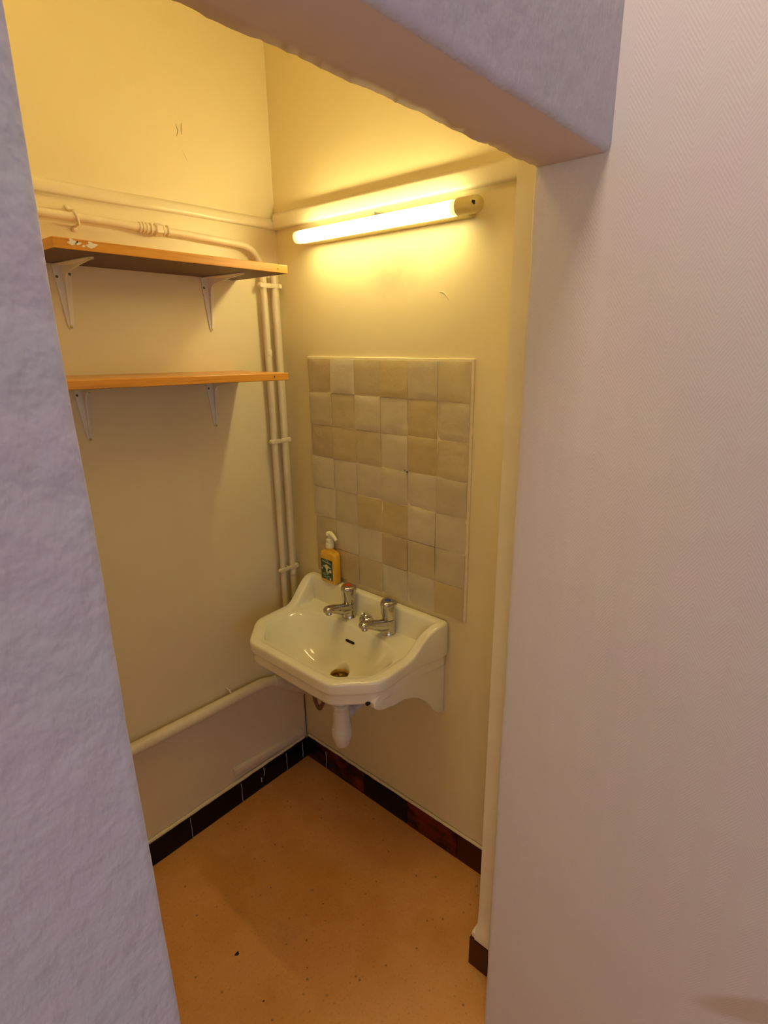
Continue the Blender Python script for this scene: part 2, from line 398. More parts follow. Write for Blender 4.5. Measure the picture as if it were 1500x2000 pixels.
# cable trunking above the back skirting
bm = bmesh.new(); vs = []
rows = []
for i in range(21):
    x = -.344+.318*i/20; dz = -.052*(i/20)*.42
    sec = [(.001, .118), (-.009, .119), (-.011, .122), (-.011, .148), (-.009, .151), (.001, .153)]
    rows.append([bm.verts.new((x, y, z+dz)) for y, z in sec])
for r1, r2 in zip(rows, rows[1:]):
    for j in range(6): bm.faces.new((r1[j], r1[(j+1)%6], r2[(j+1)%6], r2[j]))
bm.faces.new(rows[0]); bm.faces.new(rows[-1][::-1])
tag(finish('cable_trunking', bm, M['cream_gloss'], smooth=True, ang=50), 'short cream painted cable cover strip just above the black skirting tiles', 'trunking')
# floor specks
for x, y, r in ((-.652,-.446,.0062),(-.675,-.595,.0028),(-.47,-.36,.002),(-.55,-.62,.0018),(-.40,-.52,.0016)):
    bm = bmesh.new(); vs = [bm.verts.new((x+r*math.cos(a)*(1+.3*math.sin(3*a+x*30)), y+r*math.sin(a)*.85, 0)) for a in [2*math.pi*k/12 for k in range(12)]]
    vt = [bm.verts.new((x+(v.co.x-x)*.6, y+(v.co.y-y)*.6, .0009)) for v in vs]
    bm.faces.new(vs); bm.faces.new(vt[::-1])
    for k in range(12): bm.faces.new((vs[k], vs[(k+1)%12], vt[(k+1)%12], vt[k]))
    finish('speck', bm, M['sk_mixed'], FLOOR)
# wall flaws
def scratch(pts, m, parent, r=.0008):
    bm = bmesh.new(); tube(bm, pts, [r*(.3+.7*math.sin(math.pi*(i+.5)/len(pts))) for i in range(len(pts))], 6); finish('scratch', bm, m, parent)
scratch([(-.303+.004*math.sin(i*.5)**2, -.0005, 2.122+.004*i) for i in range(8)], M['grime'], WB)
scratch([(-.286-.0016*i+.0002*i*i, -.0005, 2.155-.0045*i) for i in range(7)], M['grime'], WB)
scratch([(-.292+.0022*i, -.0005, 2.092-.0040*i) for i in range(7)], M['pipe'], WB)
scratch([(-.0005, -.655+.004*i, 1.728-.0005*(i-5)**2-.002*(8-i)) for i in range(9)], M['cream_gloss'], WS, .0014)
scratch([(-.0175,-.0095,z) for z in (1.951,1.955,1.959,1.963)], M['grime'], T1, .0009)

# ------------------------------------------------------------------ tile splashback
TY, TZ, TP, TR = -.128, 1.5588, .1, .1015
sp = empty('tile_splashback', (0, TY-.3, TZ-7*TR), 'hand-made look beige and ivory square tile splashback above the sink', 'splashback')
def pt(o): o.parent = sp; o.matrix_parent_inverse = Matrix.Translation(-sp.location); return o
bm = bmesh.new(); box(bm, (-.0055, TY-6*TP-.007, TZ-7*TR), (.001, TY+.004, TZ+.006), .0015)
pt(finish('grout_bed', bm, M['grout']))
rows_ = ['DLMBGM', 'MMLLBG', 'DBMLBM', 'LLLLLG', 'LGBBLL', 'MLLDMG', 'DDMLLM']
for j, row in enumerate(rows_):
    for i, k in enumerate(row):
        if j == 6 and i == 5: k = 'B'
        y1 = TY-i*TP-.0006; y0 = y1-TP+.0012; z1 = TZ-j*TR-.0013; z0 = z1-TR+.0026
        bm = bmesh.new(); G = 9
        seed = Vector((i*3.7, j*5.1, 0)); th = .0095+rnd.uniform(-.0012,.0014)
        tx, tz_ = rnd.uniform(-.0011,.0011), rnd.uniform(-.0013,.0013)
        gr = []
        for a in range(G+1):
            r_ = []
            for b in range(G+1):
                u, v = a/G, b/G
                eu = min(u,1-u); ev = min(v,1-v); edge = min(eu,ev)
                y = y0+(y1-y0)*u; z = z0+(z1-z0)*v
                y += .0007*noise.noise(seed+Vector((u*2,v*2,0))); z += .0009*noise.noise(seed+Vector((u*2.5,v*2,5)))
                x = th+tx*(u-.5)*2+tz_*(v-.5)*2+.0007*noise.noise(seed+Vector((u*4,v*4,9)))-(.0018 if edge == 0 else 0)
                r_.append(bm.verts.new((-x, y, z)))
            gr.append(r_)
        for a in range(G):
            for b in range(G): bm.faces.new((gr[a][b], gr[a+1][b], gr[a+1][b+1], gr[a][b+1]))
        ring = [gr[a][0] for a in range(G+1)]+[gr[G][b] for b in range(1,G+1)]+[gr[a][G] for a in range(G-1,-1,-1)]+[gr[0][b] for b in range(G-1,0,-1)]
        back = [bm.verts.new((-.004, v.co.y, v.co.z)) for v in ring]
        for q in range(len(ring)): bm.faces.new((ring[q], ring[(q+1)%len(ring)], back[(q+1)%len(ring)], back[q]))
        pt(finish('tile', bm, TM[k], smooth=True, ang=60))
bm = bmesh.new(); lathe(bm, [(.0028,0),(.0022,.0012),(.0004,.0013)], (-.0102,-.5285,1.2545), (-1,0,0), 9); pt(finish('chip', bm, M['black']))
bm = bmesh.new(); lathe(bm, [(.0018,0),(.0012,.001),(.0003,.0011)], (-.0102,-.5195,1.2575), (-1,0,0), 7); pt(finish('chip', bm, M['black']))

# ------------------------------------------------------------------ strip lamp
lamp = empty('strip_lamp', (0,-.46,1.893), 'glowing warm fluorescent strip lamp on the wall above the splashback', 'lamp')
def child(parent, o): o.parent = parent; o.matrix_parent_inverse = Matrix.Translation(-Vector(parent.location)); return o
LZ = 1.893; LX = -.050; RR = .0165
bm = bmesh.new(); box(bm, (-.040,-.722,LZ-.0165), (.0,-.165,LZ+.019), .003)
child(lamp, finish('housing', bm, M['cap'], smooth=True))
bm = bmesh.new(); tube(bm, [(LX,-.172,LZ),(LX,-.694,LZ)], RR, 24); child(lamp, finish('diffuser_tube', bm, M['tube'], smooth=True))
bm = bmesh.new(); tube(bm, [(LX,-.1545,LZ),(LX,-.157,LZ),(LX,-.172,LZ)], [RR-.003,RR-.0005,RR], 24); o = child(lamp, finish('tube_end', bm, tube_e, smooth=True))
bm = bmesh.new(); tube(bm, [(LX,-.694,LZ),(LX,-.706,LZ)], RR, 24); child(lamp, finish('tube_end', bm, tube_e, smooth=True))
bm = bmesh.new()
tube(bm, [(LX+.008,-.143,LZ),(LX+.008,-.146,LZ),(LX+.008,-.160,LZ)], [RR-.006,RR-.002,RR+.0005], 24)
child(lamp, finish('end_cap', bm, M['cap_dark'], smooth=True))
bm = bmesh.new()
tube(bm, [(LX,-.706,LZ),(LX,-.708,LZ),(LX,-.746,LZ),(LX,-.758,LZ),(LX,-.7655,LZ),(LX,-.769,LZ)], [RR+.0008,RR+.0022,RR+.0022,RR+.0008,RR-.004,RR-.011], 24)
o = child(lamp, finish('end_cap', bm, M['cap'], smooth=True)); o['label'] = 'long yellowed cap with the pull switch'
bm = bmesh.new(); box(bm, (LX-.0185,-.7605,LZ-.004), (LX-.0105,-.7565,LZ+.004), .0006); box(bm, (LX-.0185,-.7565,LZ-.001),(LX-.0105,-.7535,LZ+.005), .0006)
child(lamp, finish('switch', bm, M['black']))
bm = bmesh.new(); box(bm, (-.030,-.4365,LZ+.012), (0.,-.4325,LZ+.031), .0008); child(lamp, finish('clip', bm, M['grime']))

# ------------------------------------------------------------------ shelves
def bracket(root, x, z, size_w, size_h):
    g = bmesh.new(); wv = .013
    # pressed steel bracket: tapered wall leg, tapered shelf leg, curved web
    def leg(L, fn, w0, w1, th=.0025):
        n = 14; rows = []
        for i in range(n+1):
            t = i/n; wd = (w0+(w1-w0)*t)/2
            if t > .93: wd *= .75 if t < 1 else .4
            ridge = .0035*math.sin(math.pi*min(1,t*1.1)) if t < .9 else 0
            rows.append([g.verts.new(fn(s*wd, L*t, th+(ridge if abs(s) < .5 else 0))) for s in (-1,-.35,.35,1)]+[g.verts.new(fn(s*wd, L*t, 0)) for s in (1,-1)])
        for a, b in zip(rows, rows[1:]):
            for j in range(6): g.faces.new((a[j], a[(j+1)%6], b[(j+1)%6], b[j]))
        g.faces.new(rows[0][::-1]); g.faces.new(rows[-1])
    leg(size_h, lambda s,l,t: (x+s, -.0005-t, z-l), .044, .012)
    leg(size_w, lambda s,l,t: (x+s, -l, z-.0005-t), .040, .014)
    # web
    w_, h_ = size_w, size_h
    poly = [(-.001,-.001),(-w_*.96,-.001),(-w_*.96,-.004),(-w_*.60,-.010),(-w_*.30,-.017)]
    for i in range(9):
        a = i/8*math.pi/2
        poly.append((-.016-.026*(1-math.sin(a)), -.019-.026*(1-math.cos(a))))
    poly += [(-.012,-h_*.55),(-.005,-h_*.94),(-.001,-h_*.94)]
    prism(g, [(p[0], z+p[1]) for p in poly], 'x', x-.002, x+.002)
    o = child(root, finish('bracket', g, M['bracket'], smooth=True, ang=35))
    for sx, zz in ((-.014,-.028),(.015,-.021),(0,-size_h+.006)):
        s = bmesh.new(); lathe(s, [(.0034,0),(.0034,.001),(.0022,.0018),(.0006,.002)], (x+sx,-.003,z+zz), (0,-1,0), 10)
        c = finish('screw', s, M['screw'] if zz > -.1 else M['screw_gold'], o)
        c.matrix_parent_inverse = o.matrix_parent_inverse.copy(); c.parent = o; c.matrix_parent_inverse = Matrix.Identity(4)
    s = bmesh.new(); lathe(s, [(.004,0),(.0035,.001),(.0008,.0016)], (x,-size_w+.012,z-.0035), (0,0,-1), 10)
    c = finish('screw', s, M['chrome'], o)
    return o
def shelf(label, xl, xr, zl, zr, d, xb, th):
    root = empty('wall_shelf', ((xl+xr)/2, 0, (zl+zr)/2-th), label, 'shelf')
    bm = bmesh.new()
    box(bm, (xl,-d,-th), (xr,-.0005,0), .0018)
    for v in bm.verts: v.co.z += zl+(zr-zl)*(v.co.x-xl)/(xr-xl)
    bm.normal_update()
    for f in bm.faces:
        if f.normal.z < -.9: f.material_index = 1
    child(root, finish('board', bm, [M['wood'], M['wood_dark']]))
    for x in xb:
        z = zl+(zr-zl)*(x-xl)/(xr-xl)-th
        bracket(root, x, z, .175, .145)
    return root
s1 = shelf('varnished pine shelf, the upper one, its front edge paint-spotted at the left', -.738, -.157, 1.811, 1.805, .236, (-.256,-.640), .021)
s2 = shelf('varnished pine shelf, the lower one, with its top just visible', -.80, -.176, 1.541, 1.527, .236, (-.274,-.640), .020)
for x, z, r in ((-.700,1.8035,.0065),(-.690,1.8025,.004),(-.664,1.8015,.007),(-.680,1.7985,.0025)):   # paint spots on the upper shelf edge
    bm = bmesh.new(); vs = [bm.verts.new((x+r*1.4*math.cos(a)*(1+.35*math.sin(4*a)), -.2366, z+r*.8*math.sin(a)*(1+.3*math.cos(3*a)))) for a in [2*math.pi*k/20 for k in range(20)]]
    vb = [bm.verts.new((v.co.x, -.2355, v.co.z)) for v in vs]; bm.faces.new(vs); bm.faces.new(vb[::-1])
    for k in range(20): bm.faces.new((vs[k], vs[(k+1)%20], vb[(k+1)%20], vb[k]))
    child(s1, finish('paint_spot', bm, M['bracket']))
bm = bmesh.new(); lathe(bm, [(.0022,0),(.0012,.0006)], (-.190,-.236,1.794), (0,-1,0), 10); child(s1, finish('knot', bm, M['wood_dark']))
bm = bmesh.new(); lathe(bm, [(.0028,0),(.0015,.0006)], (-.225,-.236,1.5185), (0,-1,0), 10); child(s2, finish('knot', bm, M['wood_dark']))

# ------------------------------------------------------------------ pipes
PR = .0094
def wob(pts, a=.0012):
    return [Vector(p)+Vector((a*noise.noise(Vector(p)*4), 0, a*.4*noise.noise(Vector(p)*9+Vector((3,3,3))))) for p in pts]
p1 = empty('water_pipe', (-.073,-.022,.5), 'cream painted water pipe bending down from the high pipe, further from the corner', 'pipe', 'water pipes')
run = [(-1.17,-.024,1.889),(-.9,-.024,1.890),(-.65,-.024,1.890),(-.5,-.024,1.889),(-.30,-.024,1.885),(-.17,-.024,1.880)]
run += bend((-.155,-.024,1.879), (-.083,-.023,1.877), (-.078,-.022,1.80), 10)
run += [(-.078,-.022,1.80-.1*i) for i in range(1,14)]+[(-.073,-.022,.40)]
bm = bmesh.new(); tube(bm, wob(run), PR, 16); child(p1, finish('tube', bm, M['pipe'], smooth=True))
for x, r, wd in ((-.448,.0125,.006),(-.440,.0132,.006),(-.430,.0125,.007),(-.420,.0138,.004),(-.413,.0095,.005),(-.386,.0128,.007),(-.374,.0135,.006)):
    bm = bmesh.new(); tube(bm, [(x-wd/2,-.024,1.8878),(x-wd*.35,-.024,1.8878),(x+wd*.35,-.024,1.8878),(x+wd/2,-.024,1.8878)], [r*.9,r,r,r*.9], 18); child(p1, finish('fitting_ring', bm, M['pipe'], smooth=True))
bm = bmesh.new(); lathe(bm, [(.0145,0),(.016,.002),(.016,.016),(.0145,.018)], (-.409,-.024,1.8872), (1,0,0), 6); child(p1, finish('union_nut', bm, M['pipe']))
# saddle clip at the far left
bm = bmesh.new(); tube(bm, [(-.605,-.003,1.906),(-.604,-.030,1.903),(-.600,-.0355,1.890),(-.597,-.032,1.876),(-.596,-.003,1.872)], .0028, 10)
lathe(bm, [(.0065,0),(.0065,.004),(.003,.007)], (-.598,-.0,1.868), (0,-1,0), 12); lathe(bm, [(.005,0),(.005,.003),(.002,.005)], (-.606,-.0,1.912), (0,-1,0), 12)
child(p1, finish('pipe_clip', bm, M['pipe'], smooth=True))
p2 = empty('water_pipe', (-.036,-.022,.5), 'cream painted straight water pipe nearest the corner', 'pipe', 'water pipes')
bm = bmesh.new(); tube(bm, wob([(-.036,-.022,1.803-.1*i) for i in range(14)]+[(-.036,-.022,.42)], .0015), [PR+.0008]*3+[PR+.0005]*12, 16); child(p2, finish('tube', bm, M['pipe'], smooth=True))
for x, z, par in ((-.075,1.575,p1),(-.036,.816,p2)):
    bm = bmesh.new(); tube(bm, [(x,-.022,z-.010),(x,-.022,z-.007),(x,-.022,z+.007),(x,-.022,z+.010)], [PR+.0004,PR+.002,PR+.002,PR+.0004], 16); child(par, finish('sleeve', bm, M['pipe'], smooth=True))
for z, lab in ((1.773,'cream painted double pipe clamp just under the upper shelf'),(1.296,'cream painted double pipe clamp half way down the two pipes'),(.842,'cream painted double pipe clamp just above the sink')):
    cl = empty('pipe_clamp', (-.056,0,z), lab, 'clamp', 'double pipe clamps')
    bm = bmesh.new(); box(bm, (-.091,-.0325,z-.007), (-.021,-.026,z+.007), .002); box(bm, (-.060,-.028,z-.005),(-.052,.0,z+.005))
    for xx in (-.091,-.021): lathe(bm, [(.0085,0),(.0085,.008),(.006,.011)], (xx,-.023,z), (0,-1,0), 12)
    child(cl, finish('strap', bm, M['pipe'], smooth=True, ang=40))
    bm = bmesh.new(); lathe(bm, [(.0022,0),(.0016,.001)], (-.056,-.0325,z), (0,-1,0), 8); child(cl, finish('screw', bm, M['pipe']))
# fat waste pipe low on the back wall
wp = empty('waste_pipe', (-.6,-.03,.44), 'fat cream painted waste pipe running low along the back wall to under the sink', 'pipe')
run = [(-1.17,-.030,.470),(-.9,-.030,.468),(-.66,-.030,.466),(-.45,-.030,.457),(-.25,-.030,.450)]
run += bend((-.235,-.030,.449), (-.175,-.030,.446), (-.125,-.032,.405), 8)[1:]+[(-.055,-.035,.352),(-.03,-.04,.335)]
bm = bmesh.new(); tube(bm, run, .0195, 20); child(wp, finish('tube', bm, M['pipe'], smooth=True))
bm = bmesh.new(); tube(bm, [(-.165,-.0305,.434),(-.162,-.0305,.4325),(-.130,-.032,.409),(-.127,-.032,.4065)], [.020,.0215,.0215,.020], 20); child(wp, finish('coupling', bm, M['pipe'], smooth=True))
bm = bmesh.new(); tube(bm, [(-.336,0,.486),(-.336,-.020,.482),(-.336,-.028,.475)], [.003,.003,.003], 10); lathe(bm, [(.005,0),(.005,.005),(.002,.007)], (-.336,-.019,.483), (0,-1,.2), 12)
child(wp, finish('pipe_hook', bm, M['pipe'], smooth=True))

# ------------------------------------------------------------------ sink
YC = -.387; ZR = .760
sink = empty('wall_sink', (-.0, YC, .66), 'glazed ivory porcelain wall-hung sink with chamfered front corners and raised back', 'sink')
key = [(0,.297),(-.045,.291),(-.085,.276),(-.138,.269),(-.275,.268),(-.373,.172)]
key = key+[(x,-y) for x, y in key[::-1]]              # closed: left side to right side, back edge last
rads = [.004,.0,.0,.0,.040,.045]; rads = rads+rads[::-1]
hts_k = [.833,.8335,.814,.763,.760,.760]; hts_k = hts_k+hts_k[::-1]
def offset_poly(poly, d):
    n = len(poly); out = []
    for i in range(n):
        p0, p1, p2 = (Vector(poly[(i+k) % n]) for k in (-1, 0, 1))
        a = (p1-p0).normalized(); b = (p2-p1).normalized()
        na = Vector((-a.y, a.x)); nb = Vector((-b.y, b.x))
        s = (na+nb).normalized(); k = d/max(.3, s.dot(na))
        out.append(p1+s*k)
    return out
def sgn_area(p): return sum(p[i][0]*p[(i+1)%len(p)][1]-p[(i+1)%len(p)][0]*p[i][1] for i in range(len(p)))
SG = 1 if sgn_area(key) > 0 else -1
SEG = [4,5,7,14,14,40,14,14,7,5,4,50]       # samples per edge
def ring(d):
    P = offset_poly(key, d*SG); n = len(P); pts = []; hs = []
    for i in range(n):
        a, b = P[i], P[(i+1)%n]; L = (b-a).length
        for k in range(SEG[i]):
            t = k/SEG[i]; pts.append(a.lerp(b, t))
            ha, hb = hts_k[i], hts_k[(i+1)%n]
            s = t if i not in (2, 8) else t
            hs.append(ha+(hb-ha)*s)
    # rounding: repeated smoothing of the loop except at the wall
    m_ = len(pts)
    for it in range(7):
        q = list(pts)
        for k in range(m_):
            if abs(pts[k].x) < .006+d and it > 2: continue
            q[k] = pts[k]*.5+(pts[k-1]+pts[(k+1)%m_])*.25
        pts = q
    for it in range(3):
        hs = [hs[k]*.5+(hs[k-1]+hs[(k+1)%m_])*.25 for k in range(m_)]
    return pts, hs
bm = bmesh.new()
def addring(d, zf):
    pts, hs = ring(d)
    return [bm.verts.new((p.x, YC+p.y, zf(h))) for p, h in zip(pts, hs)], pts
DECK = .7575
rings = []
for d, zf in ((.030, lambda h: .690), (.010, lambda h: .690), (.006, lambda h: .693), (.005, lambda h: .699), (.0055, lambda h: .720), (.003, lambda h: .7245), (.0005, lambda h: .728), (0, lambda h: .733), (0, lambda h: .745+(h-.76)*.5), (0, lambda h: h-.008), (.0012, lambda h: h-.004), (.0035, lambda h: h-.0012), (.008, lambda h: h),
              (.020, lambda h: h+.0004), (.026, lambda h: h-.0004), (.030, lambda h: h-.003), (.0325, lambda h: h-.007 if h > .775 else h-.0035),
              (.0350, lambda h: DECK+(h-DECK)*.55 if h > .775 else DECK-.001), (.0372, lambda h: DECK+(h-DECK)*.16 if h > .775 else DECK-.0025), (.041, lambda h: DECK-.0025)):
    vs, pts = addring(d, zf); rings.append(vs)
SR = len(rings)
for a, b in zip(rings, rings[1:]):
    n = len(a)
    for k in range(n): bm.faces.new((a[k], a[(k+1)%n], b[(k+1)%n], b[k]))
inner = [Vector(p) for p in pts]
DC = Vector((-.180, -.012)); DRr = .0300
BC = Vector((-.222, 0)); BA, BB, BD = .122, .218, .125
def bowlz(x, y):
    dx = (x-BC.x)/(BA if x < BC.x else BA*.96); dy = y/BB
    q = (abs(dx)**2.7+abs(dy)**2.7)**(1/2.7)
    if q >= 1.06: return DECK-.0025
    q2 = min(1, q/1.06)
    s = (1-q2**2.6); s = s*s*(3-2*s)*.35+s*.65
    sl = .010*(1-((x-DC.x)**2+(y-DC.y)**2)**.5/.2)
    return DECK-.0025-BD*s-max(0, sl)*s
prev = rings[-1]; NR = 40; n = len(prev)
for i in range(1, NR+1):
    t = i/NR; t = t**.9
    cur = []
    for k in range(n):
        ang = math.atan2(inner[k].y-DC.y, inner[k].x-DC.x)
        tgt = DC+Vector((math.cos(ang), math.sin(ang)))*DRr
        p = inner[k].lerp(tgt, t)
        cur.append(bm.verts.new((p.x, YC+p.y, bowlz(p.x, p.y))))
    for k in range(n): bm.faces.new((prev[k], prev[(k+1)%n], cur[(k+1)%n], cur[k]))
    prev = cur
# drain throat
zt = sum(v.co.z for v in prev)/n
for dr, dz in ((.0015,.004),(.0025,.030)):
    cur = []
    for k in range(n):
        v = prev[k].co; c = Vector((DC.x, YC+DC.y)); q = (Vector((v.x, v.y))-c).normalized()*(DRr-dr)
        cur.append(bm.verts.new((c.x+q.x, c.y+q.y, zt-dz)))
    for k in range(n): bm.faces.new((prev[k], prev[(k+1)%n], cur[(k+1)%n], cur[k]))
    prev = cur
# underside of the bowl
prevu = rings[0]
inn0 = [Vector((v.co.x, v.co.y-YC)) for v in prevu]
for i in range(1, 13):
    t = i/12; cur = []
    for k in range(n):
        ang = math.atan2(inn0[k].y-DC.y, inn0[k].x-DC.x)
        p = inn0[k].lerp(DC+Vector((math.cos(ang), math.sin(ang)))*.030, t)
        cur.append(bm.verts.new((p.x, YC+p.y, .690-.085*math.sin(math.pi/2*min(1, t*1.25))**2)))
    for k in range(n): bm.faces.new((prevu[(k+1)%n], prevu[k], cur[k], cur[(k+1)%n]))
    prevu = cur
for k in range(n): bm.faces.new((prevu[(k+1)%n], prevu[k], prev[k], prev[(k+1)%n]))
for v in bm.verts: v.co.x = min(v.co.x, -.0008)
basin = child(sink, finish('basin', bm, M['porcelain'], smooth=True, ang=70))
# side brackets moulded below the rim
for s in (1, -1):
    bm = bmesh.new()
    low = [(-.292,.700),(-.290,.684),(-.280,.672),(-.262,.664),(-.235,.657),(-.204,.650),(-.165,.645),(-.130,.636),(-.105,.622),(-.080,.600),(-.062,.575),(-.048,.550),(-.030,.530),(-.001,.520)]
    poly = low+[(-.001,.740),(-.26,.722)]
    y1 = YC+s*.2585; y0 = YC+s*.236
    prism(bm, poly, 'y', y0, y1)
    es = [e for e in bm.edges if abs(e.verts[0].co.y-e.verts[1].co.y) < 1e-6]
    bmesh.ops.bevel(bm, geom=es, offset=.003, segments=3, affect='EDGES', profile=.5)
    # spread the panel outward towards the wall like the rim does
    for v in bm.verts:
        v.co.y += s*max(0, (v.co.x+.16))*.13
    child(sink, finish('side_bracket', bm, M['porcelain'], smooth=True, ang=50))
bm = bmesh.new(); lathe(bm, [(.0035,0),(.0033,.0008)], (-.258,YC-.2580,.684), (0,-1,0), 12); child(sink, finish('fixing_hole', bm, M['black']))
bm = bmesh.new(); lathe(bm, [(.0055,0),(.0055,.010),(.0045,.012)], (-.290,YC-.240,.695), (-1,0,0), 14); child(sink, finish('fixing_hole', bm, M['black']))
# overflow slot on the back wall of the bowl
def bowl_pt(x, y): return Vector((x, YC+y, bowlz(x, y)))
ox = -.118
a = bowl_pt(ox, 0); nrm = (bowl_pt(ox+.004,0)-bowl_pt(ox-.004,0)); nrm = Vector((-nrm.z, 0, nrm.x)).normalized()
if nrm.z < 0: nrm = -nrm
tv = Vector((0,1,0)); wv_ = nrm.cross(tv).normalized()
def slot(hw, hh, off, dep, name, m_):
    bm = bmesh.new(); c = a+nrm*off; top = []; bot = []
    for k in range(24):
        t = 2*math.pi*k/24; yy = math.copysign(hw-hh, math.cos(t))+hh*math.cos(t); ww = hh*math.sin(t)
        top.append(bm.verts.new(c+tv*yy+wv_*ww)); bot.append(bm.verts.new(c-nrm*dep+tv*yy+wv_*ww))
    bm.faces.new(top); bm.faces.new(bot[::-1])
    for k in range(24): bm.faces.new((top[k], top[(k+1)%24], bot[(k+1)%24], bot[k]))
    child(sink, finish(name, bm, m_, smooth=True))
slot(.0215, .0066, .0006, .004, 'overflow_rim', M['porcelain']); slot(.0190, .0044, .0014, .004, 'overflow', M['black'])
# drain
bm = bmesh.new(); c = (DC.x, YC+DC.y, zt-.004)
lathe(bm, [(.0285,.0015),(.0295,.003),(.028,.0035),(.0245,.0005),(.0230,-.008),(.0225,-.022)], c, (0,0,1), 32, cap=False); child(sink, finish('drain_ring', bm, M['brass'], smooth=True))
bm = bmesh.new(); lathe(bm, [(.0228,-.012),(.0228,-.0115)], c, (0,0,1), 24)
child(sink, finish('drain_bottom', bm, M['brass']))
for k in range(3):
    bm = bmesh.new(); an = k*math.pi/3
    d_ = Vector((math.cos(an), math.sin(an), 0))*.0225
    tube(bm, [Vector(c)-d_+Vector((0,0,-.008)), Vector(c)+d_+Vector((0,0,-.008))], .0014, 6); child(sink, finish('drain_bar', bm, M['brass_dark']))
# plug boss between the taps
bm = bmesh.new()
lathe(bm, [(.0220,0),(.0240,.003),(.0230,.009),(.0175,.014),(.012,.016)], (-.050,YC-.008,DECK-.0015), (0,0,1), 24)
lathe(bm, [(.010,.014),(.0105,.020),(.0085,.024),(.002,.026)], (-.052,YC-.008,DECK-.0015), (0,0,1), 20)
child(sink, finish('plug_boss', bm, M['chrome'], smooth=True, ang=50))
bm = bmesh.new(); tube(bm, [Vector((-.064+.0075*math.cos(t), YC-.008, DECK+.025+.0075*math.sin(t))) for t in [2*math.pi*k/16 for k in range(17)]], .0017, 8, cap=False)
child(sink, finish('chain_ring', bm, M['chrome'], smooth=True))

# ------------------------------------------------------------------ taps
def tap(y, label, disc, dname, yaw):
    tx = -.060
    K = 1.22
    root = empty('pillar_tap', (tx, y, DECK-.002), label, 'tap', 'chrome pillar taps')
    z0 = DECK-.002
    bm = bmesh.new(); lathe(bm, [(.0225,0),(.0225,.003),(.0205,.006),(.0202,.014),(.0210,.024),(.0215,.038),(.0205,.047),(.0150,.050)], (tx,y,z0), (0,0,1), 28)
    child(root, finish('body', bm, M['chrome'], smooth=True, ang=50))
    # spout: flattened, tapering, rising slightly then drooping at the tip
    bm = bmesh.new(); d = Vector((-math.cos(yaw), math.sin(yaw), 0)); sd = Vector((0,0,1)).cross(d)
    st = [(.000,.030,.0200,.0190),(.020,.035,.0190,.0175),(.042,.042,.0190,.0180),(.065,.053,.0185,.0158),(.085,.061,.0180,.0130),(.101,.067,.0160,.0098),(.112,.0675,.0120,.0075),(.118,.0660,.0060,.0045)]
    rows = []
    for l, h, hw, hh in st:
        cc = Vector((tx,y,z0+h))+d*l
        rows.append([bm.verts.new(cc+sd*hw*math.cos(t)+Vector((0,0,1))*hh*(math.sin(t) if math.sin(t) > 0 else math.sin(t)*1.15)) for t in [2*math.pi*k/20 for k in range(20)]])
    for p, q in zip(rows, rows[1:]):
        for k in range(20): bm.faces.new((p[k], p[(k+1)%20], q[(k+1)%20], q[k]))
    bm.faces.new(rows[0][::-1]); bm.faces.new(rows[-1])
    sp_ = child(root, finish('spout', bm, M['chrome'], smooth=True, ang=60))
    bm = bmesh.new(); e = Vector((tx,y,z0+.062))+d*.100
    lathe(bm, [(.0088,0),(.0088,-.007),(.0098,-.008),(.0098,-.0125),(.0080,-.0135)], e, (0,0,1), 20); child(root, finish('nozzle', bm, M['chrome'], smooth=True, ang=50))
    # three-lobed knob
    bm = bmesh.new()
    lathe(bm, [(.0185,.0485),(.0198,.0505),(.0212,.062),(.0232,.080),(.0248,.095),(.0252,.101),(.0238,.1055),(.0190,.1085),(.009,.110)], (tx,y,z0), (0,0,1), 48,
          shape=lambda a, h: 1+.085*math.cos(3*(a+.5))*(h-.049)/.05)
    kn = child(root, finish('knob', bm, M['chrome'], smooth=True, ang=60))
    bm = bmesh.new(); lathe(bm, [(.0105,0),(.0100,.0014),(.006,.0022),(.001,.0024)], (tx,y,z0+.1085), (0,0,1), 24)
    c_ = child(root, finish('marker_disc', bm, disc, smooth=True)); c_['label'] = dname
tap(-.328, 'chrome hot tap with a red disc on its knob, nearer the soap bottle', M['red'], 'red hot-water disc', -.12)
tap(-.496, 'chrome cold tap with a blue disc on its knob, nearer the sink\'s right end', M['blue'], 'blue cold-water disc', .05)

# ------------------------------------------------------------------ bottle trap and supply pipe
tr = empty('bottle_trap', (-.178, YC-.012, .40), 'white plastic bottle trap hanging under the sink drain', 'trap')
tx, ty = -.180, YC-.012
bm = bmesh.new(); lathe(bm, [(0.0288,.606),(0.0288,.590),(0.0198,.588),(0.0198,.520),(0.0216,.519),(0.0216,.505)], (tx,ty,0), (0,0,1), 28)
child(tr, finish('tailpipe', bm, M['plastic'], smooth=True))
bm = bmesh.new(); lathe(bm, [(0.0240,.525),(0.0270,.523),(0.0270,.508),(0.0258,.505)], (tx,ty,0), (0,0,1), 28, shape=lambda a,h: 1+.02*math.cos(16*a)); child(tr, finish('collar_nut', bm, M['plastic'], smooth=True, ang=30))
bm = bmesh.new(); lathe(bm, [(0.0246,.506),(0.0258,.500),(0.0282,.455),(0.0294,.440),(0.0318,.437),(0.0330,.430),(0.0330,.424)], (tx,ty,0), (0,0,1), 32); child(tr, finish('body', bm, M['plastic'], smooth=True, ang=30))
bm = bmesh.new(); lathe(bm, [(0.0318,.424),(0.0326,.422),(0.0322,.408),(0.0282,.394),(0.0246,.385),(0.0222,.373),(0.0156,.367),(0.0048,.365)], (tx,ty,0), (0,0,1), 32, shape=lambda a,h: 1+.012*math.cos(20*a)); child(tr, finish('cup', bm, M['plastic'], smooth=True, ang=30))
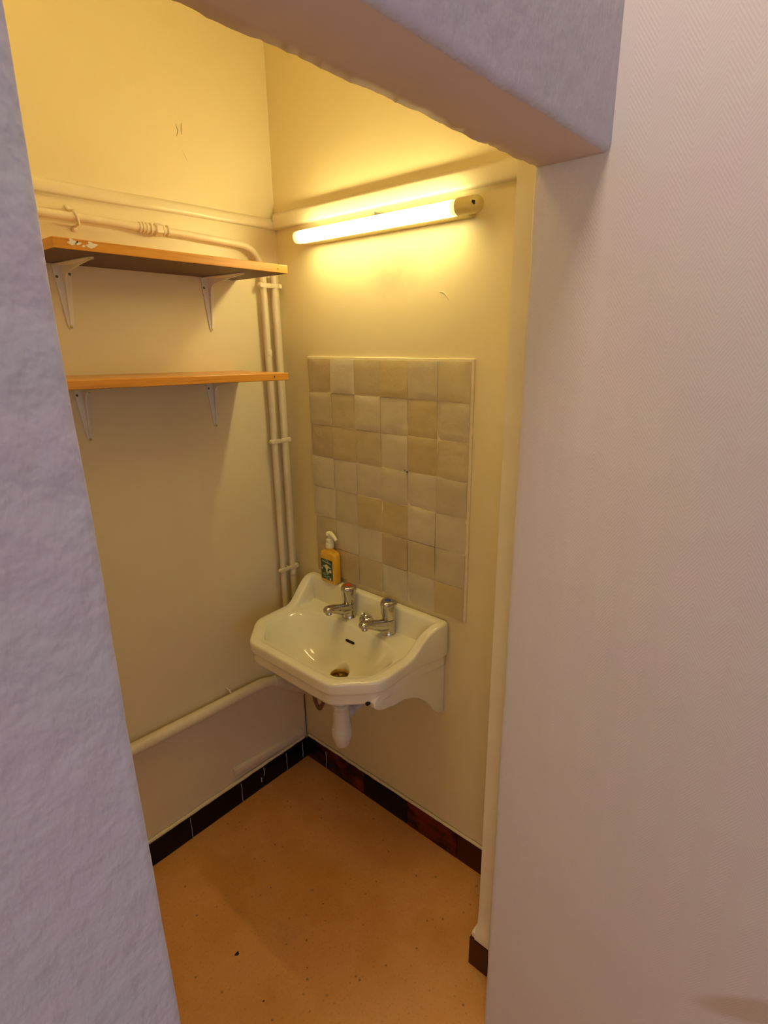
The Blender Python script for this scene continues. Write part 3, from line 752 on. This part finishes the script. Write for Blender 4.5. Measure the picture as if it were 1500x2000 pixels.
bm = bmesh.new(); tube(bm, [(tx+.015,ty,.478),(tx+.05,ty,.478),(-.06,ty,.477),(-.001,ty,.477)], .0155, 20); tube(bm, [(tx+.022,ty,.478),(tx+.026,ty,.478),(tx+.042,ty,.478),(tx+.045,ty,.478)], [.018,.0205,.0205,.018], 20)
o = child(tr, finish('outlet_pipe', bm, M['trap_grey'], smooth=True, ang=40)); o['label'] = 'greyish outlet pipe into the wall'
sup = empty('supply_pipe', (-.03,-.15,.3), 'old brown copper supply pipe looping under the left of the sink', 'pipe')
run = [(-.045,-.105,.66),(-.045,-.105,.45),(-.042,-.108,.35)]
run += bend((-.042,-.110,.338), (-.040,-.122,.285), (-.050,-.150,.312), 8)+bend((-.052,-.158,.325), (-.055,-.175,.36), (-.058,-.22,.42), 5)+[(-.06,-.328,.60),(-.06,-.328,.70)]
bm = bmesh.new(); tube(bm, run, .0072, 12); child(sup, finish('tube', bm, M['copper'], smooth=True))

# ------------------------------------------------------------------ soap bottle
BX, BY, BZ = -.0270, -.214, .8335
so = empty('soap_bottle', (BX,BY,BZ), 'orange liquid soap pump bottle with dark green label on the sink back', 'bottle')
def rrect(hx, hy, r, n=6):
    out = []
    for cx, cy, a0 in ((hx-r,hy-r,0),(-hx+r,hy-r,90),(-hx+r,-hy+r,180),(hx-r,-hy+r,270)):
        for k in range(n+1): a = R(a0+90*k/n); out.append((cx+r*math.cos(a), cy+r*math.sin(a)))
    return out
bm = bmesh.new(); rows = []
for hx, hy, r, z in ((.012,.029,.009,0),(.0150,.0345,.010,.002),(.0163,.037,.011,.007),(.0163,.0375,.011,.060),(.016,.0375,.011,.092),(.0155,.0365,.011,.101),(.0145,.032,.011,.108),(.0125,.020,.0115,.113),(.0115,.0125,.011,.116),(.0115,.0115,.0114,.124)):
    rows.append([bm.verts.new((BX+x, BY+y, BZ+z)) for x, y in rrect(hx, hy, r)])
for a, b in zip(rows, rows[1:]):
    n_ = len(a)
    for k in range(n_): bm.faces.new((a[k], a[(k+1)%n_], b[(k+1)%n_], b[k]))
bm.faces.new(rows[0][::-1]); bm.faces.new(rows[-1])
child(so, finish('bottle_body', bm, M['soap'], smooth=True, ang=50))
bm = bmesh.new()
lathe(bm, [(.0128,.123),(.0138,.124),(.0138,.139),(.012,.141),(.0125,.142),(.0125,.152),(.009,.156)], (BX,BY,BZ), (0,0,1), 24, shape=lambda a,h: 1+.012*math.cos(24*a))
child(so, finish('collar', bm, M['pump'], smooth=True, ang=40))
bm = bmesh.new(); lathe(bm, [(.007,.152),(.007,.160),(.0115,.164),(.0125,.171),(.011,.176),(.005,.178)], (BX,BY,BZ), (0,0,1), 22)
pth = bend((BX+.002,BY+.002,BZ+.171), (BX-.006,BY-.022,BZ+.175), (BX-.008,BY-.040,BZ+.158), 8)
tube(bm, pth, [.0085,.0085,.0082,.0078,.0072,.0066,.006,.0056,.005], 14)
child(so, finish('pump_head', bm, M['pump'], smooth=True, ang=50))
LX_ = BX-.0166
bm = bmesh.new(); box(bm, (LX_-.0004,BY-.0255,BZ+.012), (LX_+.001,BY+.0285,BZ+.084), .0003, 1); lab = child(so, finish('label', bm, M['label_green']))
def onlab(name, m_, bm): o = finish(name, bm, m_, lab); o.matrix_parent_inverse = Matrix.Identity(4); return o
def flat(poly, m_, name, lift=.0003):
    bm = bmesh.new(); x = LX_-.0004
    prism(bm, [(BY+.0015-p[0], BZ+.048+p[1]) for p in poly], 'x', x-lift, x+.0003); return onlab(name, m_, bm)
# cream fan-shaped tree
fan = [(-.002,-.010),(.002,-.010),(.004,.002),(.010,.009),(.009,.014),(.004,.017),(0,.0185),(-.004,.017),(-.009,.014),(-.010,.009),(-.004,.002)]
flat(fan, M['label_cream'], 'tree_emblem')
for s in (-1, 1): flat([(s*.010,.008),(s*.019,.006),(s*.019,.011),(s*.010,.014)], M['label_pale'], 'leaf_emblem')
flat([(.017+.0055*math.cos(t), -.003+.0055*math.sin(t)) for t in [2*math.pi*k/14 for k in range(14)]], M['label_white'], 'flower_emblem', .0005)
flat([(-.022+.003*math.cos(t), .001+.003*math.sin(t)) for t in [2*math.pi*k/10 for k in range(10)]], M['label_white'], 'flower_emblem')
flat([(.012,-.034),(.020,-.034),(.020,-.027),(.012,-.027)], M['label_white'], 'seal_emblem')
flat([(.002,-.020),(.013,-.006),(.006,-.004),(.000,-.010)], M['label_pale'], 'leaf_emblem', .0002)
dg = bpy.context.evaluated_depsgraph_get()
def text(body, size, u, v, m_, rot=0, name='lettering'):
    cu = bpy.data.curves.new(name, 'FONT'); cu.body = body; cu.size = size; cu.align_x = 'CENTER'; cu.align_y = 'CENTER'; cu.extrude = .0002; cu.resolution_u = 2
    t = bpy.data.objects.new(name, cu); C.objects.link(t); bpy.context.view_layer.update()
    me = bpy.data.meshes.new_from_object(t.evaluated_get(bpy.context.evaluated_depsgraph_get()))
    bpy.data.objects.remove(t)
    o = bpy.data.objects.new(name, me); C.objects.link(o); me.materials.clear(); me.materials.append(m_)
    # local x -> -y world, local y -> z world, normal -> -x
    mw = Matrix(((0,0,-1,LX_-.0006),(-1,0,0,BY+.0015-u),(0,1,0,BZ+.048+v),(0,0,0,1))) @ Matrix.Rotation(rot, 4, 'Z')
    me.transform(mw); o.parent = lab
    return o
text('Marseillais', .0098, 0, .0265, M['label_cream'], -.10)
text('Le Petit', .0062, 0, .0330, M['label_pale'], -.05)
for u, v, wd in ((-.012,-.0150,.016),(-.011,-.0195,.018),(.010,-.0225,.016),(-.004,-.0262,.020),(-.001,-.0315,.012)):
    flat([(u-wd/2,v-.0009),(u+wd/2,v-.0009),(u+wd/2,v+.0009),(u-wd/2,v+.0009)], M['label_pale'], 'print_line')
# text parts and others keep object transforms; nothing else to do
